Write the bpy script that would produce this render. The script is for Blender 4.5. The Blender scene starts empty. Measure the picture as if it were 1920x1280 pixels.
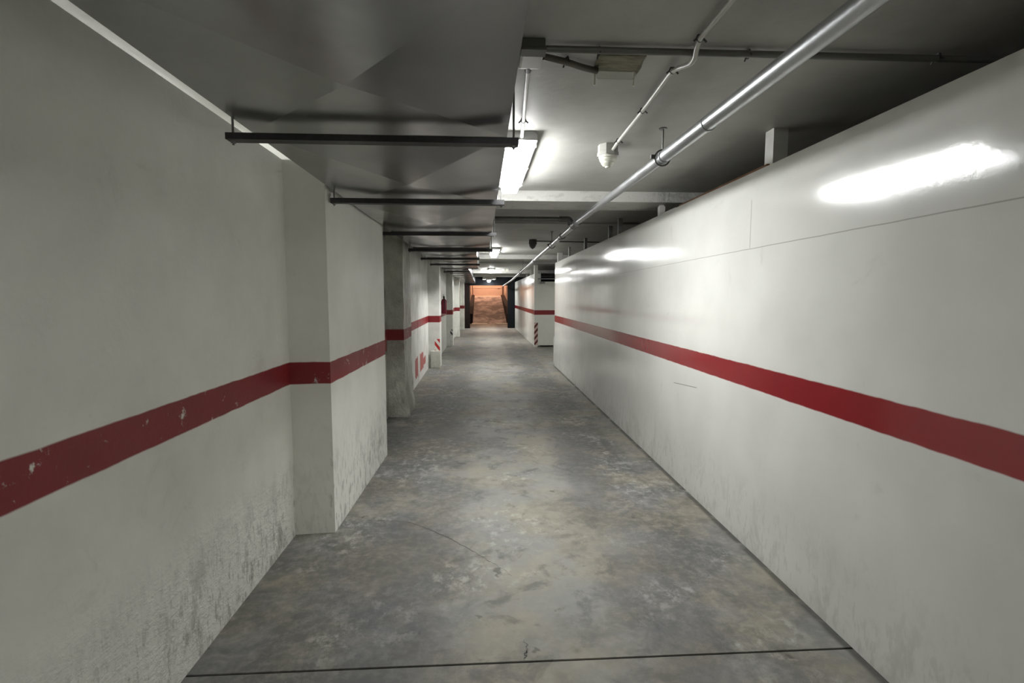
import bpy, bmesh, math, random
from mathutils import Vector, Matrix
random.seed(7)
COL = bpy.context.scene.collection
SC = bpy.context.scene

# ------------------------------------------------------------------ materials
class NT:
    def __init__(s, name):
        s.m = bpy.data.materials.new(name); s.m.use_nodes = True
        s.t = s.m.node_tree; s.t.nodes.clear()
        s.out = s.t.nodes.new('ShaderNodeOutputMaterial')
        s.b = s.t.nodes.new('ShaderNodeBsdfPrincipled')
        s.t.links.new(s.b.outputs[0], s.out.inputs[0])
        s.pos = s.t.nodes.new('ShaderNodeNewGeometry').outputs['Position']
        sp = s.t.nodes.new('ShaderNodeSeparateXYZ'); s.t.links.new(s.pos, sp.inputs[0])
        s.x, s.y, s.z = sp.outputs
    def put(s, sock, v):
        if isinstance(v, bpy.types.NodeSocket): s.t.links.new(v, sock)
        elif isinstance(v, tuple) and len(v) == 3 and sock.type == 'RGBA': sock.default_value = (*v, 1)
        else: sock.default_value = v
    def math(s, op, a, b=0.0, c=None, clamp=False):
        n = s.t.nodes.new('ShaderNodeMath'); n.operation = op; n.use_clamp = clamp
        s.put(n.inputs[0], a); s.put(n.inputs[1], b)
        if c is not None: s.put(n.inputs[2], c)
        return n.outputs[0]
    def noise(s, scale, detail=4, rough=.55, stretch=(1, 1, 1), off=(0, 0, 0), dist=0.0):
        mp = s.t.nodes.new('ShaderNodeMapping'); s.t.links.new(s.pos, mp.inputs[0])
        mp.inputs['Scale'].default_value = stretch; mp.inputs['Location'].default_value = off
        n = s.t.nodes.new('ShaderNodeTexNoise'); s.t.links.new(mp.outputs[0], n.inputs['Vector'])
        n.inputs['Scale'].default_value = scale; n.inputs['Detail'].default_value = detail
        n.inputs['Roughness'].default_value = rough; n.inputs['Distortion'].default_value = dist
        return n.outputs['Fac']
    def voro(s, scale, stretch=(1, 1, 1), feat='F1'):
        mp = s.t.nodes.new('ShaderNodeMapping'); s.t.links.new(s.pos, mp.inputs[0])
        mp.inputs['Scale'].default_value = stretch
        n = s.t.nodes.new('ShaderNodeTexVoronoi'); n.feature = feat; s.t.links.new(mp.outputs[0], n.inputs['Vector'])
        n.inputs['Scale'].default_value = scale
        return n.outputs['Distance']
    def ramp(s, v, a, b, lo=0.0, hi=1.0):
        n = s.t.nodes.new('ShaderNodeMapRange'); n.interpolation_type = 'SMOOTHSTEP'
        s.put(n.inputs[0], v); n.inputs[1].default_value = a; n.inputs[2].default_value = b
        n.inputs[3].default_value = lo; n.inputs[4].default_value = hi
        return n.outputs[0]
    def mix(s, f, a, b):
        n = s.t.nodes.new('ShaderNodeMix'); n.data_type = 'RGBA'
        s.put(n.inputs[0], f); s.put(n.inputs[6], a); s.put(n.inputs[7], b)
        return n.outputs[2]
    def mul(s, *a):
        r = a[0]
        for q in a[1:]: r = s.math('MULTIPLY', r, q)
        return r
    def add(s, a, b): return s.math('ADD', a, b)
    def band(s, v, a, b, e=.004):
        return s.mul(s.ramp(v, a - e, a + e), s.ramp(v, b - e, b + e, 1, 0))
    def bump(s, h, strength, dist=.01):
        n = s.t.nodes.new('ShaderNodeBump'); n.inputs['Strength'].default_value = strength
        n.inputs['Distance'].default_value = dist; s.put(n.inputs['Height'], h)
        s.t.links.new(n.outputs[0], s.b.inputs['Normal'])
    def set(s, **k):
        for a, v in k.items(): s.put(s.b.inputs[a.replace('_', ' ')], v)
        return s.m

def plain(name, col, rough=.5, metal=0.0, var=.12, scale=14, spec=.5):
    n = NT(name); c2 = tuple(q * (1 - var) for q in col)
    n.set(Base_Color=n.mix(n.noise(scale), c2, tuple(min(1, q * (1 + var)) for q in col)), Roughness=rough, Metallic=metal)
    n.b.inputs['Specular IOR Level'].default_value = spec
    return n.m

WHITE = (.84, .845, .79); RED = (.235, .016, .02)
def wall_mat(name, white=WHITE, red=RED, rough=.45, spec=.5, dirt=.5, grime=0.0, wav=.15, stripe=(.962, 1.098),
             seams=False, grimecol=(.25, .245, .21), soil=.55, pit=0.0, side=None):
    n = NT(name)
    zz = n.add(n.z, n.math('MULTIPLY_ADD', n.noise(9, 2), .008, -.004))
    base = n.mix(n.ramp(n.noise(1.3, 5), .35, .7), white, tuple(q * .9 for q in white))
    # blotchy grey grime over the paint
    sp = n.mul(n.ramp(n.noise(3.1, 6, .7, off=(7, 0, 3), dist=.6), .6, .72), .16)
    base = n.mix(sp, base, (.32, .31, .27))
    if grime: base = n.mix(n.mul(n.ramp(n.noise(2.2, 7, .65, off=(3, 1, 2)), .38, .68), grime), base, grimecol)
    if stripe:
        st = n.band(zz, *stripe)
        if grime: st = n.mul(st, n.ramp(n.noise(11, 5, .7), .28, .4))
        rc = n.mix(n.noise(6, 5), tuple(q * .85 for q in red), tuple(q * 1.15 for q in red))
        base = n.mix(st, base, rc)
    # scuffs and splashed dirt near the floor
    low = n.ramp(n.z, .05, soil, 1, 0)
    sc = n.ramp(n.noise(7, 6, .7, stretch=(1, .9, .55), dist=.4), .50, .66)
    fine = n.ramp(n.noise(30, 3, .6, stretch=(1, 1, .35)), .52, .64)
    d = n.mul(n.math('MAXIMUM', n.mul(sc, .75), n.mul(fine, .55)), low, dirt)
    if side: d = n.mul(d, n.ramp(n.x, side - .02, side + .02, .25, 1))
    base = n.mix(d, base, (.17, .16, .14))
    if seams:
        a = n.band(n.math('MULTIPLY_ADD', n.y, .0055, n.add(n.z, n.mul(n.noise(5, 2), .006))), 1.797, 1.8015, .002)
        a = n.mul(a, n.ramp(n.y, 2.5, 7.5, .62, .12))
        v = n.mul(n.band(n.y, 2.966, 2.974, .003), n.ramp(n.z, 1.78, 1.79), n.ramp(n.z, 2.05, 2.08, 1, 0), .5)
        w = n.mul(n.band(n.math('MULTIPLY_ADD', n.y, .083, n.z), 1.131, 1.137, .002), n.band(n.y, 3.65, 4.1, .02), .8)
        w2 = n.mul(n.band(n.y, 8.46, 8.50, .01), n.ramp(n.z, .8, 1.1), .18)
        for q in (a, v, w, w2): base = n.mix(q, base, (.2, .19, .16))
    n.set(Base_Color=base, Roughness=n.ramp(n.noise(1.1, 3), .3, .7, rough * .85, rough * 1.15))
    n.b.inputs['Specular IOR Level'].default_value = spec
    h = n.add(n.mul(n.noise(1.6, 2, stretch=(1, 1, .5)), 1.0), n.mul(n.noise(45, 3), .10 + .5 * grime))
    if pit: h = n.add(h, n.mul(n.ramp(n.noise(26, 4, .65, stretch=(1, .6, 1.2)), .42, .6), n.ramp(n.z, .12, .62, pit, 0)))
    n.bump(h, wav, .03)
    return n.m

M = {}
M['wall_gloss'] = wall_mat('glossy white wall paint', white=(.675, .68, .64), rough=.115, spec=.6, dirt=.34, wav=.06, seams=True)
M['wall_left'] = wall_mat('white wall paint scuffed', dirt=.95, wav=.3, grime=.10, pit=1.1, soil=.65)
M['pillar_paint'] = wall_mat('white pillar paint', dirt=1.0, wav=.10, grime=.08, soil=.75, side=-.96)
M['panel_paint'] = wall_mat('patched white panel paint', white=(.80, .80, .76), dirt=.5, grime=.38, wav=.15)
M['far_paint'] = wall_mat('white paint at the far bays', dirt=.45, grime=.22, rough=.4)
M['far_gloss'] = wall_mat('glossy white paint far wall', dirt=.35, rough=.2, spec=.55, wav=.06)
M['alcove'] = wall_mat('pale alcove paint', white=(.78, .785, .71), dirt=.15, rough=.5)
M['rough_concrete'] = wall_mat('rough plastered column', white=(.60, .60, .53), grime=.85, grimecol=(.24, .235, .20), dirt=.6, wav=.8, soil=1.0)
M['back_wall'] = wall_mat('plain white wall', dirt=.3, stripe=None)
M['guard'] = wall_mat('cast plinth', white=(.62, .62, .55), stripe=None, dirt=.5, soil=.4, grime=.2)

def floor_mat():
    n = NT('worn concrete floor')
    big = n.noise(.75, 5, .6, stretch=(1, .45, 1), dist=.35)
    mid = n.noise(2.4, 7, .68, off=(2, 5, 0), dist=.3)
    lane = n.mul(n.ramp(n.math('ABSOLUTE', n.math('SUBTRACT', n.x, .32)), .12, .75, 1, 0), .5)
    f = n.math('MULTIPLY_ADD', big, .95, n.mul(lane, n.ramp(n.noise(1.1, 4), .3, .62)))
    base = n.mix(n.ramp(f, .34, .86), (.118, .117, .110), (.275, .268, .242))
    base = n.mix(n.mul(n.ramp(mid, .46, .68), .55), base, (.35, .335, .295))
    fine = n.mul(n.ramp(n.noise(18, 7, .72, off=(5, 5, 0)), .42, .66), .38)
    base = n.mix(fine, base, (.35, .335, .29))
    dk = n.mul(n.ramp(n.noise(5, 6, .7, off=(11, 2, 0), dist=.5), .5, .68), .55)
    base = n.mix(dk, base, (.105, .105, .10))
    # pale rubbed patches
    pal = n.mul(n.ramp(n.noise(1.7, 4, .55, off=(9, 3, 0)), .48, .62), n.ramp(n.noise(13, 6, .75, stretch=(1, .8, 1)), .48, .64), .5)
    base = n.mix(pal, base, (.50, .50, .45))
    # tyre tracks
    t1 = n.ramp(n.math('ABSOLUTE', n.math('SUBTRACT', n.x, .86)), .06, .26, 1, 0)
    t2 = n.ramp(n.math('ABSOLUTE', n.math('ADD', n.x, .42)), .08, .34, 1, 0)
    tr = n.mul(n.math('MAXIMUM', t1, t2), n.ramp(n.noise(.9, 4, stretch=(1, .5, 1), off=(4, 4, 0)), .34, .62), .5)
    base = n.mix(tr, base, (.125, .127, .125))
    pits = n.mul(n.ramp(n.noise(8, 3, .5, off=(1, 8, 0)), .69, .74), .55)
    base = n.mix(pits, base, (.06, .06, .055))
    # dusty pale margin along the right wall
    mg = n.mul(n.ramp(n.x, 1.25, 1.42), n.ramp(n.noise(3, 5), .3, .6), .3)
    base = n.mix(mg, base, (.38, .36, .31))
    tint = n.mix(n.ramp(n.noise(1.9, 5, .6, off=(6, 9, 0)), .38, .62), (1.03, 1.0, .93), (.93, .95, 1.0))
    mt = n.t.nodes.new('ShaderNodeMix'); mt.data_type = 'RGBA'; mt.blend_type = 'MULTIPLY'; mt.inputs[0].default_value = 1
    n.put(mt.inputs[6], base); n.put(mt.inputs[7], tint); base = mt.outputs[2]
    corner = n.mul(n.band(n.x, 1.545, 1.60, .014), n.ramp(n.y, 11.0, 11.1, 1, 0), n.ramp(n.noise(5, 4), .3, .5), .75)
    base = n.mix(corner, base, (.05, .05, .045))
    n.set(Base_Color=base, Roughness=n.ramp(mid, .3, .7, .6, .8))
    n.b.inputs['Specular IOR Level'].default_value = .2
    n.bump(n.add(n.mul(n.noise(40, 4), .4), n.noise(6, 4)), .12, .012)
    return n.m
M['floor'] = floor_mat()
def ceil_mat():
    n = NT('painted plaster ceiling')
    base = n.mix(n.ramp(n.noise(1.6, 6, .6), .35, .7), (.43, .43, .40), (.34, .34, .315))
    n.set(Base_Color=base, Roughness=.6)
    n.bump(n.add(n.noise(4, 5, .6), n.mul(n.noise(24, 3), .3)), .22, .02)
    return n.m
M['ceiling'] = ceil_mat()
def beam_mat():
    n = NT('rough white beam plaster')
    r = n.mul(n.ramp(n.noise(9, 6, .7, stretch=(.5, 1, 1)), .52, .64), .45)
    rough_end = n.mul(n.ramp(n.x, 1.55, 1.62), n.ramp(n.noise(22, 5, .7), .42, .58), .5)
    base = n.mix(r, (.52, .52, .49), (.28, .27, .25)); base = n.mix(rough_end, base, (.3, .3, .29))
    n.set(Base_Color=base, Roughness=.6)
    n.bump(n.add(n.noise(10, 6, .7), n.mul(rough_end, 1.5)), .5, .02)
    return n.m
M['beam'] = beam_mat()
def galv(name, base=(.36, .37, .38), rough=.33, var=.2, sc=5, metal=.85, bump=.10):
    n = NT(name)
    v = n.add(n.mul(n.voro(60, feat='F1'), .22), n.mul(n.noise(sc, 5, .6), .9))
    n.set(Base_Color=n.mix(n.ramp(v, .3, .9), tuple(q * (1 - var) for q in base), tuple(q * (1 + var) for q in base)),
          Roughness=n.ramp(n.noise(sc * .6, 4), .3, .7, rough * .8, rough * 1.25), Metallic=metal)
    n.bump(n.noise(2.2, 1), bump, .02)
    return n.m
M['duct'] = galv('galvanised duct sheet', base=(.34, .345, .35), rough=.21, metal=.92, var=.05, bump=.05)
M['flange'] = galv('dull galvanised flange', base=(.13, .13, .13), rough=.5)
M['hanger'] = galv('dark steel hanger', base=(.07, .07, .072), rough=.5)
M['pipe'] = galv('galvanised pipe', base=(.50, .52, .53), rough=.36, var=.08)
M['pipe_dark'] = galv('dark iron pipe', base=(.17, .17, .17), rough=.45, metal=.6)
M['rod'] = galv('threaded steel rod', base=(.25, .25, .24), rough=.45)
M['conduit'] = plain('pale grey plastic conduit', (.50, .50, .46), .35, var=.08)
M['conduit_dark'] = plain('grey plastic conduit', (.13, .13, .115), .4)
M['conduit_brown'] = plain('brown flexible conduit', (.10, .085, .065), .5)
M['clip'] = plain('dark clip steel', (.06, .06, .055), .5)
M['box_dark'] = plain('dusty dark junction box', (.065, .065, .055), .6)
M['box_pale'] = plain('pale junction box plastic', (.46, .46, .42), .45)
M['detector_white'] = plain('ivory detector plastic', (.72, .72, .64), .4, var=.05)
M['detector_grey'] = plain('grey detector base plastic', (.36, .36, .33), .45)
M['detector_dark'] = plain('dark detector plastic', (.10, .10, .095), .5)
M['lamp_body'] = plain('grey lamp housing', (.40, .40, .39), .45)
M['stub'] = plain('white painted post', (.55, .55, .52), .5)
M['stub_grey'] = plain('grey painted post', (.25, .255, .25), .5)
M['batten'] = plain('brown timber', (.20, .095, .04), .7, var=.3)
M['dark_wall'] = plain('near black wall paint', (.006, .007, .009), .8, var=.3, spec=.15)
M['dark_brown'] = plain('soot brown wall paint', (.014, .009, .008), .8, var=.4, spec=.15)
M['void'] = plain('wall coloured dark for unlit gap', (.10, .10, .095), .9)  # dark colour stands in for the unlit space behind the right wall
M['groove'] = plain('black joint filler', (.012, .012, .011), .9)
M['crack'] = plain('dark crack', (.05, .05, .047), .9)
M['ext_red'] = plain('fire extinguisher red', (.16, .006, .02), .3, var=.05)
M['ext_black'] = plain('black rubber', (.01, .01, .01), .5)
M['redpatch'] = plain('faded red paint', (.40, .12, .11), .7, var=.3)
M['sodium_plaster'] = plain('tan garage door paint', (.50, .40, .34), .6, var=.05, scale=3)
M['gap_light'] = plain('pale bar for light under door', (.8, .76, .68), .6)
M['kerb'] = plain('pale cement threshold', (.62, .58, .48), .8, var=.3)
M['frame_dark'] = plain('dark frame', (.06, .04, .035), .6)
def ramp_mat():
    n = NT('rough ramp paving')
    base = n.mix(n.ramp(n.noise(1.6, 6, .65, stretch=(1, .6, 1), dist=.5), .38, .64), (.12, .10, .095), (.40, .35, .33))
    n.set(Base_Color=base, Roughness=.8); n.bump(n.noise(2.5, 5, .65, dist=.4), .9, .12)
    return n.m
M['ramp'] = ramp_mat()
def base_plate_mat():
    n = NT('dusty brown base plate')
    base = n.mix(n.ramp(n.noise(16, 6, .7, stretch=(.4, 1.6, 1)), .38, .65), (.11, .095, .06), (.27, .255, .18))
    return n.set(Base_Color=base, Roughness=.7)
M['em_base'] = base_plate_mat()
def clear_mat():
    n = NT('clear plastic')
    tr = n.t.nodes.new('ShaderNodeBsdfTransparent'); tr.inputs[0].default_value = (.93, .93, .9, 1)
    gl = n.t.nodes.new('ShaderNodeBsdfGlossy'); gl.inputs['Roughness'].default_value = .12
    fr = n.t.nodes.new('ShaderNodeFresnel'); fr.inputs[0].default_value = 1.12
    mx = n.t.nodes.new('ShaderNodeMixShader')
    n.t.links.new(fr.outputs[0], mx.inputs[0]); n.t.links.new(tr.outputs[0], mx.inputs[1]); n.t.links.new(gl.outputs[0], mx.inputs[2])
    n.t.links.new(mx.outputs[0], n.out.inputs[0])
    return n.m
M['clear'] = clear_mat()
def emit(name, col, s):
    n = NT(name); n.set(Base_Color=(.8, .8, .8), Emission_Color=col, Emission_Strength=s)
    return n.m
LAMP = 17.0
M['tube_light'] = emit('lit lamp diffuser', (1.0, 1.0, .99), LAMP)
M['tube_rear'] = emit('lit lamp diffuser old tube', (1.0, .99, .93), LAMP * .55)
M['tube_side'] = emit('dimmer side of lamp diffuser', (1.0, 1.0, .99), LAMP * .6)
M['sodium_light'] = emit('sodium lamp glass', (1.0, .60, .40), 155)
def hazard(name, z0, step, red=(.45, .02, .02), white=(.75, .74, .7), sgn=1.0, ax='x', k=1.0):
    n = NT(name)
    u = n.add(n.z, n.mul(n.x if ax == 'x' else n.y, sgn * k))
    w = n.math('FRACT', n.math('DIVIDE', n.math('SUBTRACT', u, z0), step))
    n.set(Base_Color=n.mix(n.math('GREATER_THAN', w, .5), white, red), Roughness=.4)
    return n.m
M['haz_near'] = hazard('red and white hazard stripes', -.02, .175, sgn=1.0, k=1.3)
M['haz_mid'] = hazard('black and white hazard stripes', .03, .13, red=(.03, .03, .03), white=(.6, .6, .58), sgn=1.0)
M['haz_far'] = hazard('dark red and white hazard stripes', -.06, .17, red=(.10, .015, .012), white=(.62, .45, .4), sgn=-1.0, k=1.2)

# ------------------------------------------------------------------ mesh helpers
def box(bm, x0, x1, y0, y1, z0, z1, bev=0.0):
    v = [bm.verts.new((x, y, z)) for z in (z0, z1) for y in (y0, y1) for x in (x0, x1)]
    fs = [bm.faces.new([v[i] for i in f]) for f in ((0, 2, 3, 1), (4, 5, 7, 6), (0, 1, 5, 4), (2, 6, 7, 3), (0, 4, 6, 2), (1, 3, 7, 5))]
    if bev:
        es = list({e for f in fs for e in f.edges})
        bmesh.ops.bevel(bm, geom=es, offset=bev, segments=2, affect='EDGES', profile=.6)
def prism(bm, poly, z0, z1):
    a = [bm.verts.new((x, y, z0)) for x, y in poly]; b = [bm.verts.new((x, y, z1)) for x, y in poly]
    n = len(poly)
    bm.faces.new(list(reversed(a))); bm.faces.new(b)
    for i in range(n): bm.faces.new((a[i], a[(i + 1) % n], b[(i + 1) % n], b[i]))
def extrude_profile(bm, prof, x0, x1, axis='x'):
    """closed (u,v) profile swept along one axis"""
    def pt(t, u, v): return (t, u, v) if axis == 'x' else (u, t, v)
    a = [bm.verts.new(pt(x0, u, v)) for u, v in prof]; b = [bm.verts.new(pt(x1, u, v)) for u, v in prof]
    n = len(prof)
    bm.faces.new(a); bm.faces.new(list(reversed(b)))
    for i in range(n): bm.faces.new((a[i], b[i], b[(i + 1) % n], a[(i + 1) % n]))
def rounded(pts, r=.04, k=5):
    P = [Vector(p) for p in pts]; out = [P[0]]
    for i in range(1, len(P) - 1):
        d0 = (P[i - 1] - P[i]); d1 = (P[i + 1] - P[i]); q = min(r, d0.length * .45, d1.length * .45)
        a = P[i] + d0.normalized() * q; b = P[i] + d1.normalized() * q
        for j in range(k + 1):
            t = j / k; out.append(a * (1 - t) ** 2 + P[i] * 2 * t * (1 - t) + b * t * t)
    out.append(P[-1]); return out
def tube(bm, pts, r, seg=14, bend=.04, caps=True):
    P = rounded(pts, bend) if len(pts) > 2 else [Vector(p) for p in pts]
    rings = []; up = None
    for i, p in enumerate(P):
        d = (P[min(i + 1, len(P) - 1)] - P[max(i - 1, 0)]).normalized()
        if up is None: up = d.orthogonal().normalized()
        up = (up - d * up.dot(d)).normalized(); s = d.cross(up)
        rings.append([bm.verts.new(p + (up * math.cos(2 * math.pi * j / seg) + s * math.sin(2 * math.pi * j / seg)) * r) for j in range(seg)])
    for a, b in zip(rings, rings[1:]):
        for j in range(seg): bm.faces.new((a[j], a[(j + 1) % seg], b[(j + 1) % seg], b[j]))
    if caps: bm.faces.new(list(reversed(rings[0]))); bm.faces.new(rings[-1])
def lathe(bm, prof, c, seg=28):
    cx, cy, cz = c; rings = []
    for r, z in prof:
        rings.append([bm.verts.new((cx + max(r, .0005) * math.cos(2 * math.pi * j / seg), cy + max(r, .0005) * math.sin(2 * math.pi * j / seg), cz + z)) for j in range(seg)])
    for a, b in zip(rings, rings[1:]):
        for j in range(seg): bm.faces.new((a[j], a[(j + 1) % seg], b[(j + 1) % seg], b[j]))
    bm.faces.new(list(reversed(rings[0]))); bm.faces.new(rings[-1])

def obj(name, bm, mat, parent=None, smooth=False, base=None):
    bmesh.ops.recalc_face_normals(bm, faces=bm.faces[:])
    off = Vector((0, 0, 0))
    if parent is not None:
        p = parent
        while p is not None: off += p.location; p = p.parent
    loc = Vector(base) - off if base is not None else Vector((0, 0, 0))
    bmesh.ops.translate(bm, verts=bm.verts[:], vec=-(off + loc))
    me = bpy.data.meshes.new(name); bm.to_mesh(me); bm.free()
    me.materials.append(M[mat])
    if smooth:
        for p in me.polygons: p.use_smooth = True
        try: me.set_sharp_from_angle(angle=math.radians(38))
        except Exception: pass
    o = bpy.data.objects.new(name, me); COL.objects.link(o); o.location = loc
    if parent is not None: o.parent = parent
    return o
def B(): return bmesh.new()
def tag(o, label, cat, group=None):
    o['label'] = label; o['category'] = cat
    if group: o['group'] = group
    return o
def thing(name, label, cat, loc, group=None):
    o = bpy.data.objects.new(name, None); COL.objects.link(o); o.location = loc; o.empty_display_size = .1
    return tag(o, label, cat, group)
def struct(name, bm, mat, label=None, cat='wall', parent=None, smooth=False):
    o = obj(name, bm, mat, parent, smooth)
    if parent is None:
        o['kind'] = 'structure'
        tag(o, label or name.replace('_', ' '), cat)
    return o
def copy_tree(o, parent=None):
    c = o.copy(); COL.objects.link(c)
    if parent is not None: c.parent = parent
    for ch in o.children: copy_tree(ch, c)
    return c

CEIL = 2.43
# ------------------------------------------------------------------ floor
bm = B()
J1, J2 = 1.985, 6.455
# slabs separated by real grooves
for y0, y1 in ((-5.2, J1 - .006), (J1 + .006, J2 - .003), (J2 + .003, 38.6)):
    box(bm, -3.4, 5.0, y0, y1, -.2, 0)
fl = struct('floor', bm, 'floor', 'worn grey concrete driveway floor with tyre marks and cross joints', 'floor')
bm = B(); box(bm, -3.4, 5.0, J1 - .006, J1 + .006, -.2, -.006); box(bm, -3.4, 5.0, J2 - .003, J2 + .003, -.2, -.004)
struct('joint', bm, 'groove', parent=fl)
def crack(path, w):
    bm = B(); prev = None
    pts = []
    for a, b in zip(path, path[1:]):
        for i in range(6):
            t = i / 6; pts.append((a[0] + (b[0] - a[0]) * t + random.uniform(-.008, .008), a[1] + (b[1] - a[1]) * t + random.uniform(-.008, .008)))
    pts.append(path[-1])
    for i, (x, y) in enumerate(pts):
        ww = w * random.uniform(.5, 1.2) * (.35 + .65 * math.sin(math.pi * i / (len(pts) - 1)))
        a = bm.verts.new((x, y - ww / 2, .0012)); b = bm.verts.new((x, y + ww / 2, .0012))
        if prev: bm.faces.new((prev[0], a, b, prev[1]))
        prev = (a, b)
    return bm
struct('crack', crack([(-.77, 3.387), (-.52, 3.355), (-.364, 3.243), (-.253, 3.139), (-.182, 3.063), (-.097, 2.964), (0, 2.844), (.06, 2.781), (.156, 2.636)], .007), 'crack', parent=fl)
struct('crack', crack([(.172, 1.993), (.178, 2.03), (.186, 2.07), (.18, 2.12)], .006), 'crack', parent=fl)

# ------------------------------------------------------------------ ceiling and beams
bm = B(); box(bm, -3.4, 5.0, -5.2, 24.5, CEIL, CEIL + .25)
struct('ceiling', bm, 'ceiling', 'low painted plaster ceiling over the driveway', 'ceiling')
for i, (y0, y1, z0, mat, lab) in enumerate([
        (4.59, 5.03, 2.34, 'beam', 'nearest white ceiling beam just behind the first lit lamp'),
        (11.5, 11.95, 2.335, 'beam', 'white ceiling beam behind the second lit lamp'),
        (18.15, 18.6, 2.32, 'beam', 'white ceiling beam behind the third lit lamp'),
        (6.46, 6.62, 2.405, 'ceiling', 'shallow grey ceiling rib between the first two beams'),
        (13.9, 14.1, 2.39, 'ceiling', 'shallow grey ceiling rib past the second beam'),
        (21.2, 21.5, 2.35, 'beam', 'thin white ceiling beam before the far lamp')]):
    bm = B(); box(bm, -3.4, 5.0, y0, y1, z0, CEIL + .02)
    struct('trim_%d' % (i + 1), bm, mat, lab, 'beam')

# ------------------------------------------------------------------ left side walls and pillars
bm = B(); box(bm, -1.32, -1.18, -5.0, 3.25, 0, 2.312)
struct('wall_left', bm, 'wall_left', 'scuffed white near left wall with a dark red stripe')
bm = B(); prism(bm, [(-1.4, 3.185), (-.940, 3.216), (-.904, 4.837), (-1.4, 4.837)], 0, CEIL)
struct('pillar', bm, 'pillar_paint', 'wide white near left pillar with a red stripe round it', 'pillar')
bm = B(); box(bm, -1.35, -1.17, 4.837, 7.0, 0, CEIL)
struct('wall_left_recess', bm, 'rough_concrete', 'dirty recessed left wall between wide pillar and rough column')
# rough column with a swollen mortar foot
bm = B()
prof = [(0, .045), (.05, .05), (.12, .04), (.22, .02), (.34, .006), (.5, 0), (1.0, 0), (1.5, 0), (2.43, 0)]
N = 10
def ringpts(e):
    x1, y0, y1 = -.962 + e, 6.40 - e * .7, 7.05
    pts = []
    for i in range(N): pts.append((-1.2 + (x1 + 1.2) * i / N, y0))
    for i in range(N): pts.append((x1, y0 + (y1 - y0) * i / N))
    pts += [(x1, y1), (-1.2, y1)]
    return pts
zs = []
for (z0, e0), (z1, e1) in zip(prof, prof[1:]):
    k = max(1, int((z1 - z0) / .06))
    for i in range(k): zs.append((z0 + (z1 - z0) * i / k, e0 + (e1 - e0) * i / k))
zs.append(prof[-1]); prev = None
for z, e in zs:
    ring = []
    for (x, y) in ringpts(e):
        j = .006 + .012 * (z < .5)
        dx = math.sin(z * 9 + y * 14) * j * .5 + random.uniform(-j, j) * .45
        if z > 2.3: dx = 0
        ring.append(bm.verts.new((x + dx, y + (random.uniform(-j, j) * .5 if y < 7.0 else 0), z)))
    if prev:
        for i in range(len(ring)): bm.faces.new((prev[i], prev[(i + 1) % len(ring)], ring[(i + 1) % len(ring)], ring[i]))
    prev = ring
bm.faces.new(prev)
struct('pillar.001', bm, 'rough_concrete', 'rough grey plastered column with swollen foot behind the wide pillar', 'pillar', smooth=True)
bm = B(); v = [bm.verts.new((-1.168, y, z)) for y, z in ((6.05, .86), (6.36, .83), (6.37, .98), (6.25, 1.03), (6.05, 1.01))]; bm.faces.new(v)
struct('paint_patch', bm, 'redpatch', parent=bpy.data.objects['wall_left_recess'])
bm = B(); prism(bm, [(-1.35, 7.0), (-1.092, 7.0), (-1.108, 8.942), (-1.118, 8.945), (-1.118, 8.956), (-1.108, 8.959), (-1.125, 10.9), (-1.35, 10.9)], 0, CEIL)
pw = struct('wall_left_panel', bm, 'panel_paint', 'patched white left wall panels with red stripe and faded red blocks')
# faded red paint blocks painted on the panels (flat paint)
def patch(y0, y1, z0, z1, x0, x1):
    bm = B(); n = 9; top = []; bot = []
    for i in range(n + 1):
        t = i / n; y = y0 + (y1 - y0) * t; x = x0 + (x1 - x0) * t
        top.append(bm.verts.new((x, y, z1 + random.uniform(-.03, .02)))); bot.append(bm.verts.new((x, y, z0 + random.uniform(-.02, .03))))
    for i in range(n): bm.faces.new((bot[i], bot[i + 1], top[i + 1], top[i]))
    return bm
struct('paint_patch', patch(8.50, 8.90, .13, .47, -1.1025, -1.1055), 'redpatch', parent=pw)
struct('paint_patch', patch(9.22, 9.78, .16, .47, -1.1085, -1.1135), 'redpatch', parent=pw)
struct('paint_patch', patch(9.78, 10.2, .20, .34, -1.1135, -1.117), 'redpatch', parent=pw)
bm = B(); box(bm, -1.35, -.885, 10.87, 11.3, 0, CEIL)
struct('pillar.002', bm, 'panel_paint', 'white left pillar with low plinth and bright red stripe', 'pillar')
bm = B(); box(bm, -1.075, -.872, 10.79, 10.87, 0, .362, .012)
tag(obj('pillar_guard', bm, 'guard', base=(-.975, 10.83, 0)), 'low pale cast guard block at the foot of the striped left pillar', 'guard block')
bm = B(); box(bm, -1.35, -1.06, 11.3, 15.6, 0, CEIL)
struct('wall_left_bay', bm, 'far_paint', 'grey white left wall bay behind the fire extinguisher')
bm = B(); box(bm, -1.35, -.878, 15.6, 16.0, 0, CEIL)
struct('pillar.003', bm, 'far_paint', 'third left pillar in shade with small hazard sticker', 'pillar')
bm = B(); box(bm, -1.35, -1.0, 16.0, 24.5, 0, CEIL)
struct('wall_left_far', bm, 'far_paint', 'far left wall near the ramp opening')
bm = B(); box(bm, -1.2, -.83, 19.3, 19.7, 0, CEIL)
struct('pillar.004', bm, 'far_paint', 'fourth left pillar far down the driveway', 'pillar')
bm = B(); box(bm, -1.2, -.79, 23.35, 23.7, 0, CEIL)
struct('pillar.005', bm, 'far_paint', 'last left pillar before the dark opening', 'pillar')

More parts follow.
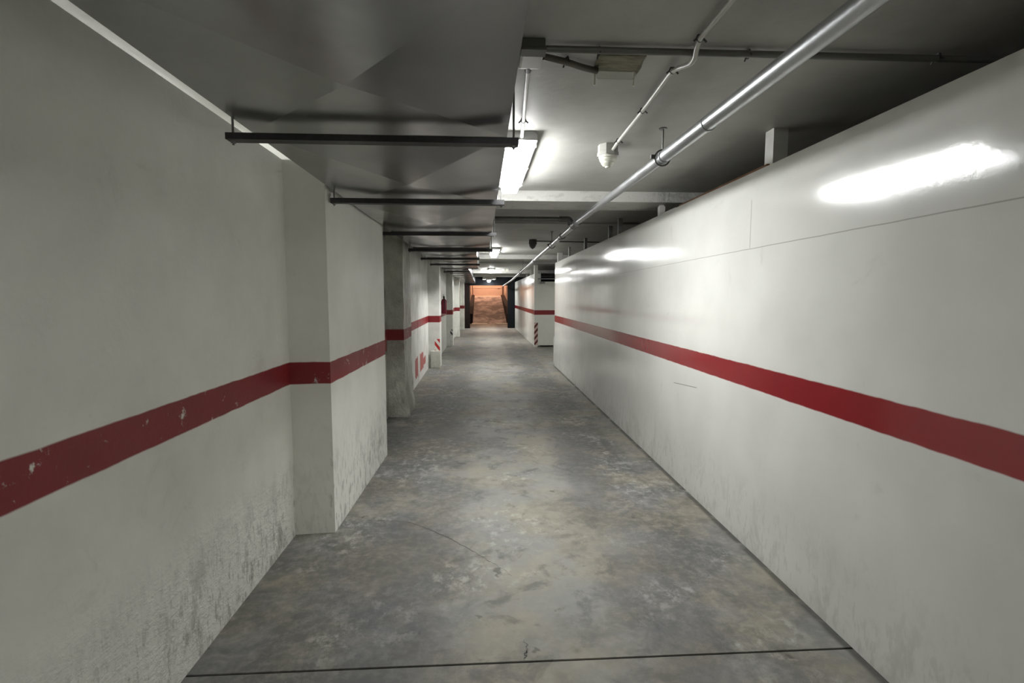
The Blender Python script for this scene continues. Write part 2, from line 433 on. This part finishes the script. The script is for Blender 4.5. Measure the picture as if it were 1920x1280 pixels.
# ------------------------------------------------------------------ right side
bm = B(); box(bm, 1.58, 1.76, -5.0, 11.05, 0, 2.22)
struct('wall_right', bm, 'wall_gloss', 'long glossy white right wall with a dark red stripe')
bm = B(); box(bm, 1.59, 1.77, 15.35, 24.5, 0, 2.19)
struct('wall_right_far', bm, 'far_gloss', 'far right white wall with a dark red stripe')
bm = B(); box(bm, 1.60, 4.6, 15.25, 15.35, .045, 1.945)
al = struct('wall_alcove', bm, 'alcove', 'pale panel facing the driveway beside the end of the right wall')
bm = B(); box(bm, 1.565, 1.665, 15.2, 15.36, 0, CEIL)
struct('pillar.006', bm, 'alcove', 'slim pale corner post at the alcove with hazard stripes', 'pillar')
bm = B(); box(bm, 4.6, 4.8, -5.0, 24.5, 0, CEIL)
struct('wall_right_outer', bm, 'void', 'wall behind the right partition, coloured dark as unlit space')
bm = B(); box(bm, -3.3, -3.1, -5.0, 24.5, 0, CEIL)
struct('wall_left_outer', bm, 'back_wall', 'white wall of the bays beyond the left partition')
bm = B(); box(bm, -3.4, 5.0, -5.2, -5.0, 0, CEIL)
struct('wall_back', bm, 'back_wall', 'wall behind the viewer')

# far end wall with the opening to the ramp
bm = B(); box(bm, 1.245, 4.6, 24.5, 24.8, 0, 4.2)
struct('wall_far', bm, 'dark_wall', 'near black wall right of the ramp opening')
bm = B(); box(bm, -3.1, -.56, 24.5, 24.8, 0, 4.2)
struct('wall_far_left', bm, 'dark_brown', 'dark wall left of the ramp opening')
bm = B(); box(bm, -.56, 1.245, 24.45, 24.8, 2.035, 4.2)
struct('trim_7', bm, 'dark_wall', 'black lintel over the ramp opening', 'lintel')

# ------------------------------------------------------------------ ramp beyond
bm = B()
xs = [-.72 + i * (1.66 + .72) / 12 for i in range(13)]; ys = [28.6 + i * (38.3 - 28.6) / 40 for i in range(41)]
def rz(y): return min(1.5, 1.5 * (y - 28.6) / 8.3) if y > 28.6 else 0
g = [[bm.verts.new((x, y, max(.004, rz(y) + random.uniform(-.012, .012)))) for x in xs] for y in ys]
for a, b in zip(g, g[1:]):
    for i in range(12): bm.faces.new((a[i], a[i + 1], b[i + 1], b[i]))
for side in (0, 12):
    lo = [bm.verts.new((xs[side], y, -.05)) for y in ys]
    for i in range(40): bm.faces.new((g[i][side], g[i + 1][side], lo[i + 1], lo[i]))
struct('ramp', bm, 'ramp', 'rough paved ramp climbing to the orange lit garage door', 'ramp', smooth=True)
bm = B(); box(bm, -1.0, -.72, 24.8, 38.6, 0, 4.2); struct('wall_ramp_left', bm, 'sodium_plaster', 'left side wall of the orange lit ramp')
bm = B(); box(bm, 1.66, 1.9, 24.8, 38.6, 0, 4.2); struct('wall_ramp_right', bm, 'sodium_plaster', 'right side wall of the orange lit ramp')
bm = B(); box(bm, -1.0, 1.9, 38.3, 38.6, 0, 4.2); struct('wall_ramp_end', bm, 'sodium_plaster', 'end wall round the orange lit garage door')
bm = B(); box(bm, -1.0, 1.9, 24.8, 38.6, 4.2, 4.4); struct('ceiling_ramp', bm, 'ceiling', 'ceiling over the ramp', 'ceiling')
bm = B(); box(bm, -.55, .30, 27.85, 28.5, 0, .04, .01)
struct('trim_8', bm, 'kerb', 'left pale cement strip at the foot of the ramp', 'kerb')
bm = B(); box(bm, .82, 1.5, 28.0, 28.5, 0, .04, .01)
struct('trim_9', bm, 'kerb', 'right pale cement strip at the foot of the ramp', 'kerb')
for k, (x0, x1, s) in enumerate(((-.72, -.50, 'left'), (1.40, 1.66, 'right'))):
    bm = B(); v = [(28.6, 0), (37.5, 1.5), (37.5, 1.62), (30.2, .95), (28.6, .55)]
    extrude_profile(bm, v, x0, x1)
    struct('trim_%d' % (10 + k), bm, 'dark_brown', 'dark raised kerb along the %s side of the ramp' % s, 'kerb')
d = thing('garage_door', 'orange lit garage door at the top of the ramp', 'garage door', (.455, 38.25, 1.5))
bm = B()
for i in range(4): box(bm, -.62, 1.53, 38.2, 38.28, 1.56 + i * .55, 1.56 + i * .55 + .535, .006)
obj('door_panel', bm, 'sodium_plaster', d)
bm = B(); box(bm, -.62, 1.53, 38.12, 38.29, 1.5, 1.56); obj('light_gap_bar', bm, 'gap_light', d)  # pale bar stands in for the light showing under the door
bm = B(); box(bm, 1.53, 1.565, 38.16, 38.29, 1.5, 3.8); obj('door_frame', bm, 'frame_dark', d)
bm = B(); box(bm, 1.18, 1.36, 38.185, 38.198, 2.08, 2.12); obj('name_plate', bm, 'frame_dark', d)
sl = thing('ramp_light', 'orange bulkhead lamp above the garage door', 'lamp', (.45, 37.0, 4.2))
bm = B(); box(bm, .30, .60, 36.9, 37.1, 4.15, 4.2, .01); obj('lamp_housing', bm, 'lamp_body', sl)
bm = B(); lathe(bm, [(.02, -.17), (.07, -.15), (.10, -.10), (.11, -.05)], (.45, 37.0, 4.2)); obj('lamp_glass', bm, 'sodium_light', sl, True)

M['ramp_fill'] = emit('added ramp foot fill light', (1.0, .66, .45), 75)  # added fill light that brightens the ramp foot, not a known lamp
sl = thing('ramp_light', 'added weak orange fill light above the foot of the ramp', 'lamp', (.45, 28.6, 4.2))
bm = B(); box(bm, .30, .60, 28.5, 28.7, 4.15, 4.2, .01); obj('lamp_housing', bm, 'lamp_body', sl)
bm = B(); lathe(bm, [(.02, -.17), (.07, -.15), (.10, -.10), (.11, -.05)], (.45, 28.6, 4.2)); obj('lamp_glass', bm, 'ramp_fill', sl, True)
# ------------------------------------------------------------------ lamps
def lamp(cx, y0, top, label, mat='tube_light', L=1.25):
    t = thing('fluorescent_lamp', label, 'lamp', (cx, y0 + L / 2, top), 'weatherproof batten lamps along the ceiling')
    bm = B()
    extrude_profile(bm, [(cx - .07, top), (cx + .07, top), (cx + .092, top - .02), (cx + .092, top - .050), (cx - .092, top - .050), (cx - .092, top - .02)], y0, y0 + L, 'y')
    obj('lamp_housing', bm, 'lamp_body', t)
    bm = B(); box(bm, cx - .05, cx + .05, y0 + .2, y0 + .3, top - .002, top + .001); obj('mounting_plate', bm, 'clip', t)
    # prismatic cover: tapered in section and at both ends
    bm = B()
    def ring(y, w, w2, z0, z1):
        wm = w * .55 + w2 * .45; zm = z0 * .6 + z1 * .4
        pts = [(cx - w, z1), (cx - wm, zm), (cx - w2, z0), (cx + w2, z0), (cx + wm, zm), (cx + w, z1)]
        return [bm.verts.new((x, y, z)) for x, z in pts]
    z1, z0 = top - .0505, top - .106
    R = [ring(y0 + .004, .070, .050, top - .088, z1), ring(y0 + .03, .076, .054, z0, z1), ring(y0 + L - .03, .076, .054, z0, z1), ring(y0 + L - .004, .070, .050, top - .088, z1)]
    for a, b in zip(R, R[1:]):
        for i in range(6): bm.faces.new((a[i], a[(i + 1) % 6], b[(i + 1) % 6], b[i]))
    bm.faces.new(R[0]); bm.faces.new(list(reversed(R[-1])))
    df = obj('diffuser', bm, mat, t)
    df.data.materials.append(M['tube_side'])          # the upright sides and ends of the cover are dimmer than its bottom
    for p in df.data.polygons:
        if p.normal.z > -.8: p.material_index = 1
    for s in (-1, 1):
        for yy in (y0 + .10, y0 + L * .5, y0 + L - .10):
            bm = B(); box(bm, cx + s * .094 - .004, cx + s * .094 + .004, yy - .015, yy + .015, top - .062, top - .03)
            obj('clip', bm, 'clip', t)
    return t
lamp(.228, 2.97, CEIL, 'nearest lit batten lamp on the ceiling beside the duct')
lamp(.262, 9.75, CEIL, 'second lit batten lamp, in front of the second white beam')
lamp(.325, 16.75, CEIL, 'third lit batten lamp far along the ceiling')
bm = B(); box(bm, .05, .65, 23.05, 24.4, 2.29, CEIL + .01)
struct('trim_12', bm, 'ceiling', 'dropped ceiling block carrying the farthest lamp', 'beam')
lamp(.345, 23.1, 2.29, 'farthest lit batten lamp just before the dark lintel')
lamp(.95, -2.6, CEIL, 'batten lamp on the ceiling behind the viewer', 'tube_rear')
lamp(3.4, 11.6, CEIL, 'batten lamp in the bay behind the end of the right wall', 'tube_rear')
lamp(-1.95, 2.2, CEIL, 'batten lamp over the bay beyond the left wall')

# ------------------------------------------------------------------ ventilation duct
dz, dt = 2.14, 2.395
duct = thing('ventilation_duct', 'long galvanised sheet metal ventilation duct along the left ceiling', 'ventilation duct', (-.4, 2.0, dz))
def section(y0, y1, x0, x1, sag):
    bm = B()
    v = [bm.verts.new(p) for p in ((x0, y0, dz), (x1, y0, dz), (x1, y1, dz), (x0, y1, dz), (x0, y0, dt), (x1, y0, dt), (x1, y1, dt), (x0, y1, dt))]
    cx, cy = (x0 + x1) / 2, (y0 + y1) / 2
    def xb(q, c):   # cross-broken face: four triangles round a pressed centre
        m = bm.verts.new(c)
        for i in range(4): bm.faces.new((v[q[i]], v[q[(i + 1) % 4]], m))
    xb((0, 1, 2, 3), (cx, cy, dz - sag))
    xb((1, 5, 6, 2), (x1 + sag * .4, cy, (dz + dt) / 2)); xb((0, 3, 7, 4), (x0 - sag * .4, cy, (dz + dt) / 2))
    bm.faces.new((v[4], v[7], v[6], v[5])); bm.faces.new((v[0], v[4], v[5], v[1])); bm.faces.new((v[3], v[2], v[6], v[7]))
    obj('duct_section', bm, 'duct', duct)
def flange(y, x0, x1, w=.03, d=.022):
    bm = B()
    e = .0
    box(bm, x0 - e, x1 + d * .6, y - w / 2, y + w / 2, dz - d, dz + .012)
    box(bm, x1 - .004, x1 + d * .6, y - w / 2, y + w / 2, dz + .012, dt)
    obj('flange', bm, 'flange', duct)
XL = -.892
ysA = [-3.0, -1.6, -.2, 1.02, 2.12, 3.60, 5.23, 6.86]
ysB = [6.86, 7.35, 8.6, 10.3, 11.7]
ysC = [11.7, 12.9, 14.2, 15.5, 16.8, 18.1, 19.4, 20.7, 22.0, 23.3, 24.4]
for ys, xr in ((ysA, .105), (ysB, -.068), (ysC, -.30)):
    xl = XL if ys is not ysC else -.86
    for i, (a, b) in enumerate(zip(ys, ys[1:])):
        section(a, b, xl, xr, (.038 if i % 2 == 0 else .030) if ys is ysA else .024)
        if b not in (2.12,): flange(b, xl if ys is not ysC else -.80 if b > 19 else xl, xr, .028 if b > 3 else .02, .016)
flange(1.02 - .0, XL, .105, .012, .004)
hang = 'duct hangers along the duct'
def hanger(y, x0, x1, label, h=.04, w=.045):
    t = thing('duct_hanger', label, 'duct hanger', ((x0 + x1) / 2, y, dz - .05), hang)
    bm = B(); z1 = dz - .034; z0 = z1 - h
    prof = [(y - w / 2, z0), (y + w / 2, z0), (y + w / 2, z1), (y + w / 2 - .004, z1), (y + w / 2 - .004, z0 + .004), (y - w / 2 + .004, z0 + .004), (y - w / 2 + .004, z1), (y - w / 2, z1)]
    extrude_profile(bm, prof, x0, x1)
    obj('channel', bm, 'hanger', t)
    for x in (x0 + .018, x1 - .018):
        bm = B(); tube(bm, [(x, y, z0 - .015), (x, y, CEIL)], .0045, 8); obj('rod', bm, 'rod', t, True)
        bm = B(); lathe(bm, [(.010, z0 - .008), (.010, z0)], (x, y, 0), 6); obj('nut', bm, 'rod', t)
hanger(2.04, -.945, .145, 'nearest dark hanger bar crossing under the duct', .024, .05)
hanger(3.30, -.927, .145, 'second dark hanger bar under the duct, beside the wide pillar', .030, .045)
hanger(4.96, -.93, .145, 'third hanger bar under the duct, just past the wide pillar', .030, .04)
hanger(6.62, -.92, .145, 'fourth hanger bar under the duct, where it narrows', .035, .05)
hanger(8.15, -.945, -.03, 'fifth hanger bar under the narrower duct', .03, .04)
hanger(9.6, -.945, -.03, 'sixth hanger bar under the narrower duct beside the second lamp', .03, .04)
hanger(12.4, -.90, -.265, 'seventh hanger bar, first under the narrowest duct', .03, .04)

# ------------------------------------------------------------------ pipe and branch on the right
pp = thing('sprinkler_pipe', 'long bright galvanised pipe hung below the ceiling on the right', 'pipe', (1.01, 3, 2.27))
bm = B(); PX = 1.01
path = [(PX, -4.9, 2.262), (PX, 2.86, 2.270)]
tube(bm, path, .033, 20); obj('pipe_run', bm, 'pipe', pp, True)
bm = B(); tube(bm, [(PX, 2.83, 2.270), (PX, 5.5, 2.283)], .029, 20); obj('pipe_run', bm, 'pipe', pp, True)
bm = B(); tube(bm, [(PX, 5.5, 2.275), (PX, 8, 2.222), (PX, 10, 2.184), (PX, 17, 2.052), (PX, 24.4, 2.0)], .029, 16, .5); obj('pipe_run', bm, 'pipe', pp, True)
for y, z, r, L in ((2.86, 2.270, .037, .05), (2.30, 2.267, .0355, .012), (5.55, 2.276, .043, .22), (6.5, 2.252, .040, .16), (9.8, 2.187, .038, .12), (13.4, 2.12, .036, .12)):
    bm = B(); tube(bm, [(PX, y - L / 2, z), (PX, y + L / 2, z)], r, 20); obj('coupling', bm, 'pipe' if y < 5 else 'pipe_dark', pp, True)
def rodthing(y, z, label):
    t = thing('pipe_hanger', label, 'pipe hanger', (PX, y, CEIL), 'hangers of the bright pipe')
    bm = B(); tube(bm, [(PX, y, z + .049), (PX, y, CEIL)], .005, 8); obj('rod', bm, 'rod', t, True)
    bm = B(); lathe(bm, [(.022, -.006), (.022, 0)], (PX, y, CEIL), 16); obj('ceiling_plate', bm, 'rod', t)
    bm = B()
    ring = [(PX + .043 * math.cos(a), y, z + .043 * math.sin(a)) for a in [math.radians(92 + i * 356 / 24) for i in range(25)]]
    tube(bm, ring, .0045, 6, 0); obj('ring_clamp', bm, 'clip', t, True)
    bm = B(); box(bm, PX - .066, PX - .043, y - .008, y + .008, z - .006, z + .016); obj('clamp_bolt', bm, 'clip', t)
rodthing(2.88, 2.270, 'thin rod hanger holding the bright pipe near the detector')
rodthing(7.4, 2.235, 'thin rod hanger of the pipe past the dark branch')
rodthing(12.6, 2.135, 'far thin rod hanger of the pipe')
bp = thing('branch_pipe', 'dark branch pipe with an elbow running from duct to bright pipe', 'pipe', (.6, 5.85, 2.36))
bm = B(); tube(bm, [(.112, 5.85, 2.372), (.92, 5.85, 2.372), (1.01, 5.85, 2.372), (1.012, 5.85, 2.301)], .026, 16, .06); obj('pipe_run', bm, 'pipe_dark', bp, True)
bm = B(); tube(bm, [(.88, 5.85, 2.372), (1.0, 5.85, 2.372), (1.012, 5.85, 2.312)], .034, 16, .06); obj('elbow', bm, 'pipe_dark', bp, True)

# ------------------------------------------------------------------ conduits, boxes
def saddle(bm, p, d, r):
    """small spring clip on a conduit: foot at the ceiling and two curled ends"""
    p = Vector(p); d = Vector(d).normalized(); s = Vector((d.y, -d.x, 0))
    rr = r + .004
    arc = [p + s * rr * 1.05 * math.cos(a) + Vector((0, 0, rr * math.sin(a))) for a in [math.radians(-70 - i * 320 / 12 + 320) for i in range(9)]]
    tube(bm, [p - s * (rr + .011) + Vector((0, 0, -.010)), p - s * rr, p - s * rr * .6 + Vector((0, 0, rr)), p + s * rr * .6 + Vector((0, 0, rr)), p + s * rr, p + s * (rr + .011) + Vector((0, 0, -.010))], .0035, 6, .003)
    tube(bm, [p - s * rr, p + Vector((0, 0, -rr)), p + s * rr], .002, 5, .01)
def conduit(name, label, pts, r, mat, clips=(), bend=.05, cat='conduit'):
    t = thing(name, label, cat, pts[0])
    bm = B(); tube(bm, pts, r, 12, bend); obj('conduit_tube', bm, mat, t, True)
    for (p, d) in clips:
        bm = B(); saddle(bm, p, d, r); obj('saddle_clip', bm, 'clip', t, True)
        if p[2] + r + .006 < CEIL:
            pass
    return t
cz = CEIL - .021
conduit('electrical_conduit', 'pale conduit running from the pale box to the nearest lamp', [(.190, 2.13, cz), (.222, 2.75, cz), (.231, 2.985, cz - .012)], .0095, 'conduit',
        [((.2215, 2.745, cz), (.05, 1, 0))])
conduit('electrical_conduit', 'grey conduit crossing the ceiling from the dark box to the right', [(.241, 1.965, cz), (1.6, 1.955, cz), (4.5, 1.90, cz)], .0125, 'conduit_dark',
        [((.443, 1.981, cz), (1, -.02, 0)), ((1.011, 1.969, cz), (1, -.02, 0)), ((1.75, 1.954, cz), (1, -.02, 0))])
conduit('electrical_conduit', 'pale conduit dropping over the cross conduit and running to the near detector',
        [(.775, -4.8, cz), (.775, 1.85, cz), (.785, 1.90, cz - .004), (.800, 1.955, CEIL - .046), (.800, 2.0, CEIL - .046), (.785, 2.08, cz - .004), (.775, 2.13, cz), (.797, 2.60, cz), (.808, 3.07, cz), (.800, 3.16, cz - .02)], .0095, 'conduit',
        [((.777, 1.86, cz), (0, 1, 0)), ((.776, 2.12, cz), (0, 1, 0)), ((.796, 2.57, cz), (.03, 1, 0)), ((.808, 3.06, cz), (.03, 1, 0)), ((.775, 1.0, cz), (0, 1, 0))], .03)
conduit('electrical_conduit', 'short brown conduit from the dark box to the dusty emergency light', [(.239, 2.025, cz), (.335, 2.058, cz - .003), (.400, 2.105, cz), (.470, 2.135, cz)], .0125, 'conduit_brown',
        [((.335, 2.064, cz), (1, .35, 0))])
conduit('electrical_conduit', 'thin dark conduit running right from the far detector', [(.86, 8.50, cz), (2.1, 8.62, cz), (4.5, 8.8, cz)], .0105, 'conduit_dark')
jb = thing('junction_box', 'dark dusty junction box on the ceiling beside the duct', 'junction box', (.19, 1.985, CEIL))
bm = B(); box(bm, .150, .236, 1.925, 1.977, CEIL - .036, CEIL, .005); obj('box_body', bm, 'box_dark', jb)
bm = B(); box(bm, .146, .240, 1.921, 1.981, CEIL - .044, CEIL - .034, .003); obj('box_lid', bm, 'box_dark', jb)
jb = thing('junction_box', 'pale junction box next to the dark box, feeding the nearest lamp', 'junction box', (.19, 2.11, CEIL))
bm = B(); box(bm, .150, .238, 1.990, 2.112, CEIL - .034, CEIL, .010); obj('box_body', bm, 'box_pale', jb)
bm = B(); tube(bm, [(.190, 2.108, cz), (.191, 2.145, cz)], .014, 12); obj('cable_gland', bm, 'clip', jb)
for x, y, z, lab in ((-.022, 9.75, CEIL, 'small white junction box beside the second lamp'), (.09, 9.95, CEIL, 'wider white junction box close beside the second lamp'),
                     (.02, 17.2, CEIL, 'small white junction box left of the third lamp'), (.735, 17.4, CEIL, 'small white junction box right of the third lamp'),
                     (.86, 17.4, CEIL, 'outer white junction box right of the third lamp')):
    jb = thing('junction_box', lab, 'junction box', (x, y, z), 'small boxes near the far lamps')
    w = .032 if y < 9.8 else .05
    bm = B(); box(bm, x - w, x + w, y - .05, y + .05, z - .075, z, .008); obj('box_body', bm, 'detector_white', jb)
    bm = B(); box(bm, x - w - .003, x + w + .003, y - .053, y + .053, z - .083, z - .073, .002); obj('box_lid', bm, 'detector_white', jb)

# emergency light: dusty base with a clear cover
el = thing('emergency_light', 'dusty emergency light with a brown base and clear cover', 'emergency light', (.55, 2.095, CEIL))
bm = B(); box(bm, .455, .640, 2.025, 2.168, CEIL - .010, CEIL, .004); obj('base_plate', bm, 'em_base', el)
bm = B()
v = []
for z, e in ((CEIL - .010, 0), (CEIL - .048, .010)):
    v.append([bm.verts.new(p) for p in ((.462 + e, 2.032 + e, z), (.633 - e, 2.032 + e, z), (.633 - e, 2.161 - e, z), (.462 + e, 2.161 - e, z))])
for i in range(4): bm.faces.new((v[0][i], v[0][(i + 1) % 4], v[1][(i + 1) % 4], v[1][i]))
bm.faces.new(v[1]); bmesh.ops.bevel(bm, geom=bm.edges[:], offset=.004, segments=2, affect='EDGES')
obj('clear_cover', bm, 'clear', el, True)
for x in (.466, .630):
    bm = B(); tube(bm, [(x, 2.164, CEIL - .008), (x + .004, 2.176, CEIL - .03), (x + .002, 2.172, CEIL - .062)], .0045, 6, .01); obj('glint_clip', bm, 'detector_white', el, True)  # clips coloured white to paint in the bright glints at the cover corners

# detectors
def detector(x, y, label, base, head, s=1.0):
    t = thing('smoke_detector', label, 'detector', (x, y, CEIL), 'ceiling detectors')
    bm = B()
    o = [(x + .062 * s * math.cos(a), y + .062 * s * math.sin(a)) for a in [math.radians(22.5 + 45 * i) for i in range(8)]]
    prism(bm, o, CEIL - .042 * s, CEIL); obj('base_box', bm, base, t)
    bm = B()
    o = [(x + .066 * s * math.cos(a), y + .066 * s * math.sin(a)) for a in [math.radians(22.5 + 45 * i) for i in range(8)]]
    prism(bm, o, CEIL - .066 * s, CEIL - .044 * s); obj('base_collar', bm, base, t)
    bm = B()
    lathe(bm, [(q * s, z * s) for q, z in ((.056, -.066), (.057, -.078), (.050, -.082), (.050, -.086), (.052, -.088), (.046, -.100), (.040, -.103), (.040, -.107), (.041, -.109), (.030, -.124), (.016, -.128), (.014, -.136), (.002, -.138))], (x, y, CEIL))
    obj('sensor_head', bm, head, t, True)
    return t
detector(.783, 3.215, 'ivory cone shaped smoke detector on the ceiling near the bright pipe', 'detector_grey', 'detector_white')
detector(.840, 8.48, 'dark smoke detector farther along the ceiling past the branch pipe', 'detector_dark', 'detector_dark', 1.1)

# posts standing on the right wall
def post(x, y, w, z0, z1, label, mat, cap=False, dd=None):
    bm = B(); dd = dd or w
    if cap:
        prism(bm, [(x - w / 2, y - dd / 2), (x + w / 2, y - dd / 2), (x + w / 2, y + dd / 2), (x - w / 2, y + dd / 2)], z0, z1 - .012)
        box(bm, x - w / 2 + .008, x + w / 2 - .008, y - dd / 2 + .004, y + dd / 2 - .004, z1 - .012, z1)
    else: box(bm, x - w / 2, x + w / 2, y - dd / 2, y + dd / 2, z0, z1, .003)
    tag(obj('wall_post', bm, mat, base=(x, y, z0)), label, 'post', 'posts on top of the partition walls')
post(1.66, 2.875, .085, 2.22, CEIL, 'white post on the right wall top, nearest to the viewer', 'stub')
post(1.665, 4.74, .052, 2.22, 2.34, 'short white post on the right wall under the nearest beam', 'stub', True)
post(1.66, 6.15, .05, 2.22, CEIL, 'shadowed grey post on the right wall just past the beam', 'stub_grey')
post(1.66, 6.62, .05, 2.22, CEIL, 'second shadowed grey post on the right wall past the beam', 'stub_grey')
post(1.66, 8.19, .045, 2.22, CEIL, 'grey post on the right wall near the far detector', 'stub_grey')
post(1.66, 9.69, .04, 2.22, CEIL, 'thin pale post on the right wall near its far end', 'stub')
post(1.67, 10.95, .10, 2.22, CEIL, 'wide pale post at the far end of the right wall', 'stub')
post(1.67, 17.4, .06, 2.19, CEIL, 'pale post on the far right wall, nearer of two', 'stub')
post(1.67, 18.9, .06, 2.19, CEIL, 'pale post on the far right wall, farther of two', 'stub')
post(1.66, -.6, .085, 2.22, CEIL, 'white post on the right wall top, beside the viewer', 'stub')
bm = B(); box(bm, 1.60, 1.64, 2.86, 4.15, 2.22, 2.242, .003)
tag(obj('timber_batten', bm, 'batten', base=(1.62, 3.5, 2.22)), 'brown timber batten lying on top of the right wall', 'batten')
bm = B(); box(bm, 1.60, 1.63, 4.22, 4.55, 2.22, 2.236, .003)
tag(obj('trunking_strip', bm, 'stub', base=(1.615, 4.4, 2.22)), 'thin pale strip lying on top of the right wall', 'strip')

# alcove rail and box
bm = B(); box(bm, 1.665, 4.6, 15.27, 15.31, 2.015, 2.045); tag(obj('metal_rail', bm, 'stub_grey', base=(2.6, 15.29, 2.03)), 'thin grey rail above the pale alcove panel', 'rail')
bm = B(); box(bm, 1.74, 1.88, 15.19, 15.25, 1.885, 1.94, .005); tag(obj('latch_box', bm, 'stub_grey', base=(1.81, 15.22, 1.89)), 'small grey box at the top of the alcove panel', 'box')
bm = B(); box(bm, 1.69, 4.6, 15.225, 15.25, 1.86, 1.885); struct('header', bm, 'alcove', parent=al)
bm = B(); box(bm, 1.565, 1.60, 11.05, 11.09, .04, .62, .004); tag(obj('corner_guard', bm, 'stub', base=(1.58, 11.07, .04)), 'white corner guard at the far end of the right wall', 'corner guard')

# hazard stickers (thin adhesive sheets)
bm = B(); box(bm, -.992, -.886, 10.866, 10.87, .362, .61); tag(obj('hazard_sticker', bm, 'haz_near', base=(-.94, 10.868, .48)), 'red and white striped sticker above the pale guard block', 'sticker')
bm = B(); box(bm, -.955, -.879, 15.596, 15.6, .33, .51); tag(obj('hazard_sticker', bm, 'haz_mid', base=(-.92, 15.598, .42)), 'small black and white striped sticker on the third left pillar', 'sticker')
bm = B(); box(bm, 1.562, 1.67, 15.194, 15.2, .06, .73); tag(obj('hazard_sticker', bm, 'haz_far', base=(1.615, 15.197, .4)), 'tall dark red and white striped strip on the alcove corner post', 'sticker')

# fire extinguisher on the left wall
fx, fy = -.975, 13.4
fe = thing('fire_extinguisher', 'dark red fire extinguisher hung on the left wall', 'fire extinguisher', (fx, fy, 1.06))
bm = B(); lathe(bm, [(.05, 0), (.068, .012), (.07, .03), (.07, .32), (.06, .355), (.035, .38), (.02, .39), (.018, .41)], (fx, fy, 1.06)); obj('cylinder_body', bm, 'ext_red', fe, True)
bm = B(); lathe(bm, [(.024, .40), (.024, .445), (.012, .45)], (fx, fy, 1.06), 16); box(bm, fx - .012, fx + .012, fy - .10, fy + .02, 1.06 + .445, 1.06 + .462); box(bm, fx - .012, fx + .012, fy - .11, fy - .0, 1.06 + .475, 1.06 + .49)
obj('valve_handle', bm, 'ext_black', fe)
bm = B(); tube(bm, [(fx, fy - .02, 1.49), (fx + .02, fy - .09, 1.46), (fx + .03, fy - .10, 1.33), (fx + .02, fy - .085, 1.16)], .010, 8, .04); obj('hose', bm, 'ext_black', fe, True)
bm = B(); box(bm, -1.06, fx - .06, fy - .03, fy + .03, 1.30, 1.38); obj('mounting_bracket', bm, 'ext_black', fe)

# ------------------------------------------------------------------ camera, world, view
cam = bpy.data.cameras.new('camera'); co = bpy.data.objects.new('camera', cam); COL.objects.link(co)
cam.sensor_width = 36; cam.sensor_fit = 'HORIZONTAL'; cam.lens = 961 / 1920 * 36; cam.clip_start = .02; cam.clip_end = 200
co.location = (0, 0, 1.5)
R = Matrix(((0.99825887, 0.00513624, -0.05876099), (-0.05898504, 0.08692532, -0.99446707), (0, 0.99620159, 0.08707693)))
co.rotation_euler = R.to_euler()
SC.camera = co
w = bpy.data.worlds.new('world'); SC.world = w; w.use_nodes = True
w.node_tree.nodes['Background'].inputs[0].default_value = (0, 0, 0, 1); w.node_tree.nodes['Background'].inputs[1].default_value = 0
SC.view_settings.view_transform = 'Standard'; SC.view_settings.look = 'None'
SC.view_settings.gamma = 1; SC.view_settings.use_curve_mapping = False
SC.view_settings.exposure = 2.65
SC.cycles.use_denoising = True
SC.cycles.max_bounces = 12; SC.cycles.diffuse_bounces = 8; SC.cycles.glossy_bounces = 5; SC.cycles.transparent_max_bounces = 12
SC.cycles.sample_clamp_indirect = 6
